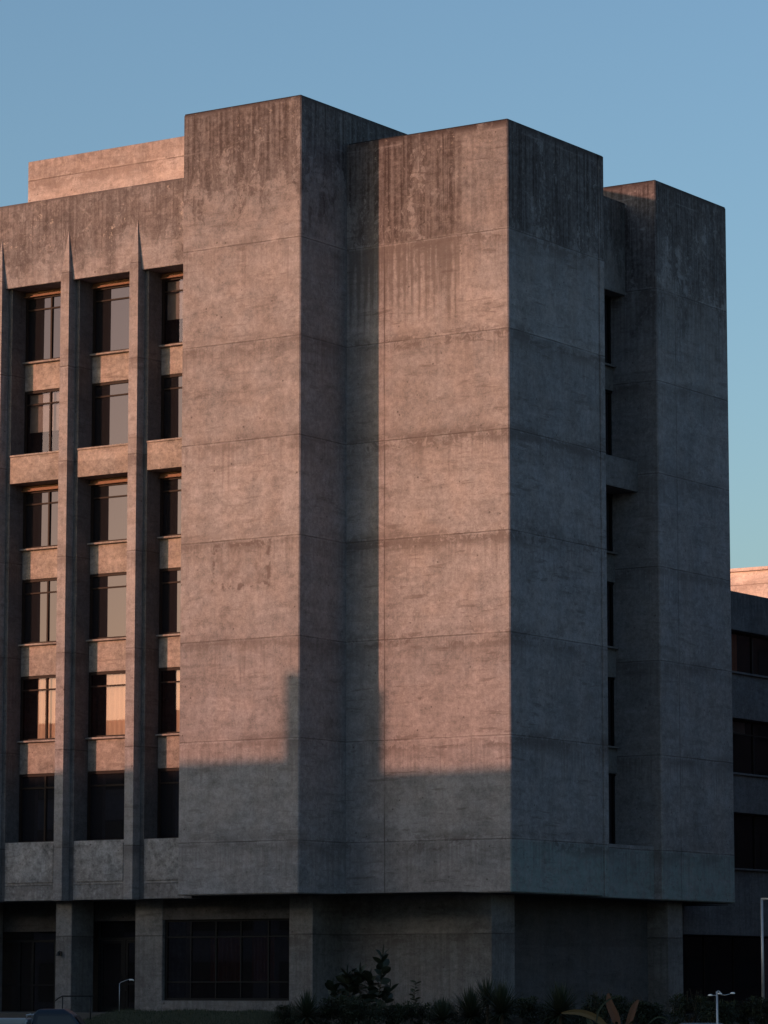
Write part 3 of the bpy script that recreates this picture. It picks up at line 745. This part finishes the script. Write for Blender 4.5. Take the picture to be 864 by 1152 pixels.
def yucca(u, r, zb, n, L, seed, label, W=.062):
    rnd = random.Random(seed); p_ = upix(u, r)
    e = empty('yucca', (p_.x, p_.y, ground_z(p_.y)), label, 'plant', 'spiky plants in the bed')
    mb = MB(); tr = MB().tube([(0, 0, 0), (.02, 0, zb)], .06, 8, r1=.045)
    for i in range(n):
        a = i*2.39996; el = R(-15+100*(i/n)**.8); el += rnd.uniform(-.1, .1)
        d = Vector((math.cos(a)*math.cos(el), math.sin(a)*math.cos(el), math.sin(el)))
        leaf(mb, Vector((0, 0, zb))+d*.03, d, L*rnd.uniform(.75, 1.1), W, .12*math.cos(el), 4, tip=0)
    at(mb.build('foliage', M['spike'], fix=False), e); at(tr.build('stem', M['stem']), e)
    return e
yucca(528, 114, .30, 190, 1.10, 1, 'spiky yucca before the base wall, left of the corner one')
yucca(563, 114, .42, 200, 1.15, 2, 'largest spiky yucca at the corner of the middle base wall')
yucca(547, 115, .72, 130, .95, 3, 'yucca with upright leaves between its two neighbours')
yucca(628, 114, .38, 200, 1.12, 4, 'spiky yucca alone before the dark recessed wall')
yucca(497, 113, .2, 120, .85, 5, 'small low yucca right of the thin sapling')
yucca(346, 113, .30, 150, .95, 6, 'upright spiky plant under the corner pier by the wide window')

# rubber plant with big oval leaves
p_ = upix(415, 116); zb = ground_z(p_.y)
RP = empty('rubber_plant', (p_.x, p_.y, zb), 'tall rubber plant with large dark oval leaves against the base wall', 'plant')
rnd = random.Random(5); st = MB(); lf = MB()
def stem(pts, leaves, Ls):
    st.tube(pts, .022, 6, r1=.010)
    pv = [Vector(a) for a in pts]
    for k in range(leaves):
        t = .15+.85*k/(leaves-1); f = t*(len(pv)-1); i = min(int(f), len(pv)-2); b = pv[i].lerp(pv[i+1], f-i)
        a = k*2.4+rnd.uniform(-.4, .4); up = .15+.9*t*t+rnd.uniform(-.25, .25)
        leaf(lf, b, (math.cos(a), math.sin(a), up), Ls*rnd.uniform(.75, 1.1), Ls*.52, .28*(1-t)+.05, 6, fold=.22, roll=rnd.uniform(-1.2, 1.2))
    leaf(lf, pv[-1], (.1, 0, 1), Ls*.9, Ls*.18, 0, 5)
def w2(s, z, dpt=0): return tuple(rt*s+Vector((-.552, .834, 0))*dpt+Vector((0, 0, z)))
stem([w2(.15, 0), w2(.3, .8), w2(.42, 1.5), w2(.47, 2.28)], 30, .50)
stem([w2(-.1, 0), w2(-.5, .75), w2(-.72, 1.35), w2(-.72, 1.62)], 30, .50)
stem([w2(0, 0), w2(-.2, .8), w2(-.38, 1.35), w2(-.30, 1.72)], 28, .48)
stem([w2(.05, 0), w2(.0, .8), w2(.0, 1.2), w2(.05, 1.5)], 24, .46)
stem([w2(-.1, 0), w2(-.7, .7), w2(-1.1, 1.0), w2(-1.2, 1.2)], 24, .46)
stem([w2(.1, 0), w2(.4, .5), w2(.62, .9), w2(.7, 1.15)], 18, .42)
at(lf.build('foliage', M['rub'], fix=False), RP); at(st.build('stem', M['stem']), RP)

# thin sapling
p_ = upix(466, 115)
SP = empty('sapling', (p_.x, p_.y, ground_z(p_.y)), 'thin twiggy sapling before the middle base wall', 'plant')
st = MB(); lf = MB(); rnd = random.Random(3)
pts = [w2(.12, 0), w2(.08, .6), w2(-.02, 1.0), w2(.06, 1.42)]
st.tube(pts, .012, 5, r1=.006)
for k in range(26):
    t = .35+.65*k/25; f = t*3; i = min(int(f), 2); b = Vector(pts[i]).lerp(Vector(pts[i+1]), f-i); a = k*2.4
    leaf(lf, b, (math.cos(a), math.sin(a), .5), .24*rnd.uniform(.7, 1.2), .085, .2, 3, roll=rnd.uniform(-1, 1))
at(lf.build('foliage', M['leaf'], fix=False), SP); at(st.build('stem', M['stem']), SP)

# broad orange leaves in front
p_ = upix(690, 104); zb = ground_z(p_.y)
CN = empty('canna_plant', (p_.x, p_.y, zb), 'broad leaved plant with orange and yellow leaves low in front of the shrubs', 'plant')
K_ = 104/3902.7
def cl(mb, u0, v0, u1, v1, W, droop=0, seg=8, fold=.2, dpt=0., tw=(0, 0)):
    b = Vector(w2((u0-690)*K_, 2-(v0-1111)*K_-zb, dpt)); e = Vector(w2((u1-690)*K_, 2-(v1-1111)*K_-zb, dpt+.15))
    d = e-b; L = d.length; leaf(mb, b, d+Vector((0, 0, droop*L)), L, W, droop, seg, side=Vector((-d.z, 0, d.x)) if False else None, fold=fold)
def broad(mb, pts, W):
    pts = [Vector(w2((u-690)*K_, 2-(v-1111)*K_-zb, k*.06)) for k, (u, v) in enumerate(pts)]; n0 = len(mb.v); m = 12
    cs = []
    for i in range(m+1):
        t = i/m; f = t*(len(pts)-1); j = min(int(f), len(pts)-2); a = f-j; a = a
        p0, p1 = pts[max(j-1, 0)], pts[j]; p2, p3 = pts[j+1], pts[min(j+2, len(pts)-1)]
        cs.append(.5*((2*p1)+(p2-p0)*a+(2*p0-5*p1+4*p2-p3)*a*a+(3*p1-p0-3*p2+p3)*a**3))
    for i, c in enumerate(cs):
        t = i/m; d = (cs[min(i+1, m)]-cs[max(i-1, 0)]).normalized(); nrm = Vector((-.552, .834, 0)); s = d.cross(nrm).normalized()
        w = W*.5*(math.sin(math.pi*min(.97, .12+.86*t))**.7)
        mb.v += [tuple(c-s*w-nrm*.25*w), tuple(c), tuple(c+s*w-nrm*.25*w)]
    for i in range(m):
        a = n0+i*3; mb.f += [(a, a+1, a+4, a+3), (a+1, a+2, a+5, a+4)]; mb.m += [0, 0]
o1, o1b, o2, o3 = MB(), MB(), MB(), MB()
for k in range(22):
    a = k*2.4; e_ = rnd.uniform(.35, 1.1)
    leaf(o3, Vector((math.cos(a)*.08+rnd.uniform(-.25, .25), math.sin(a)*.08, 0)), (math.cos(a)*math.cos(e_), math.sin(a)*math.cos(e_), math.sin(e_)), rnd.uniform(.45, .8), rnd.uniform(.06, .11), .35, 6, roll=rnd.uniform(-.5, .5))
broad(o1, [(693, 1165), (690, 1145), (684, 1130), (682, 1117)], .26)
broad(o1b, [(700, 1165), (706, 1145), (711, 1132), (716, 1124)], .20)
broad(o2, [(690, 1170), (672, 1147), (650, 1138), (630, 1139)], .20)
broad(o3, [(668, 1150), (672, 1135), (683, 1124), (697, 1120)], .055)
broad(o3, [(727, 1150), (735, 1144), (744, 1144), (753, 1151)], .05)
broad(o3, [(695, 1165), (668, 1155), (660, 1146), (668, 1140)], .16)
for m_ in (o1, o1b): at(m_.build('leaf', M['canna'], fix=False), CN)['label'] = 'orange red upright leaf'
at(o2.build('leaf', M['cannaY'], fix=False), CN)['label'] = 'yellow leaf bending to the left'
at(o3.build('foliage', M['spike'], fix=False), CN)['label'] = 'green arching leaves'

# ------------------------------------------------------------------ light, sky, camera
SUN_EL, DIR = R(7.0), Vector((.436, .90))
az = math.atan2(-DIR.x, -DIR.y)                 # compass bearing of the sun from +Y towards +X
ld = bpy.data.lights.new('sun', 'SUN'); ld.energy = 2.55; ld.angle = R(.53); ld.color = (1., .45, .285)
lo = bpy.data.objects.new('sun', ld); COL.objects.link(lo)
sd = Vector((math.sin(az)*math.cos(SUN_EL), math.cos(az)*math.cos(SUN_EL), math.sin(SUN_EL)))
lo.rotation_euler = sd.to_track_quat('Z', 'Y').to_euler(); lo.location = sd*60
wd = bpy.data.worlds.new('World'); S.world = wd; wd.use_nodes = True
nt = wd.node_tree; nt.nodes.clear()
sk = nt.nodes.new('ShaderNodeTexSky'); sk.sky_type = 'NISHITA'; sk.sun_disc = False
sk.sun_elevation = SUN_EL; sk.sun_rotation = az
sk.air_density = 1.0; sk.dust_density = 2.0; sk.ozone_density = 2.45
bg = nt.nodes.new('ShaderNodeBackground'); bg.inputs[1].default_value = .15
wo = nt.nodes.new('ShaderNodeOutputWorld')
nt.links.new(sk.outputs[0], bg.inputs[0]); nt.links.new(bg.outputs[0], wo.inputs[0])

cam = bpy.data.cameras.new('camera'); co = bpy.data.objects.new('camera', cam); COL.objects.link(co)
co.location = (69.87, -100.07, 2.0)
co.rotation_euler = (math.pi/2+.1363, 0, .585)
cam.sensor_fit = 'HORIZONTAL'; cam.sensor_width = 36; cam.lens = 36*3902.72/864
cam.clip_start = .5; cam.clip_end = 3000
S.camera = co
S.view_settings.view_transform = 'Standard'; S.view_settings.look = 'None'
S.view_settings.exposure = .66; S.view_settings.gamma = 1; S.view_settings.use_curve_mapping = False
S.cycles.max_bounces = 5; S.cycles.transparent_max_bounces = 12
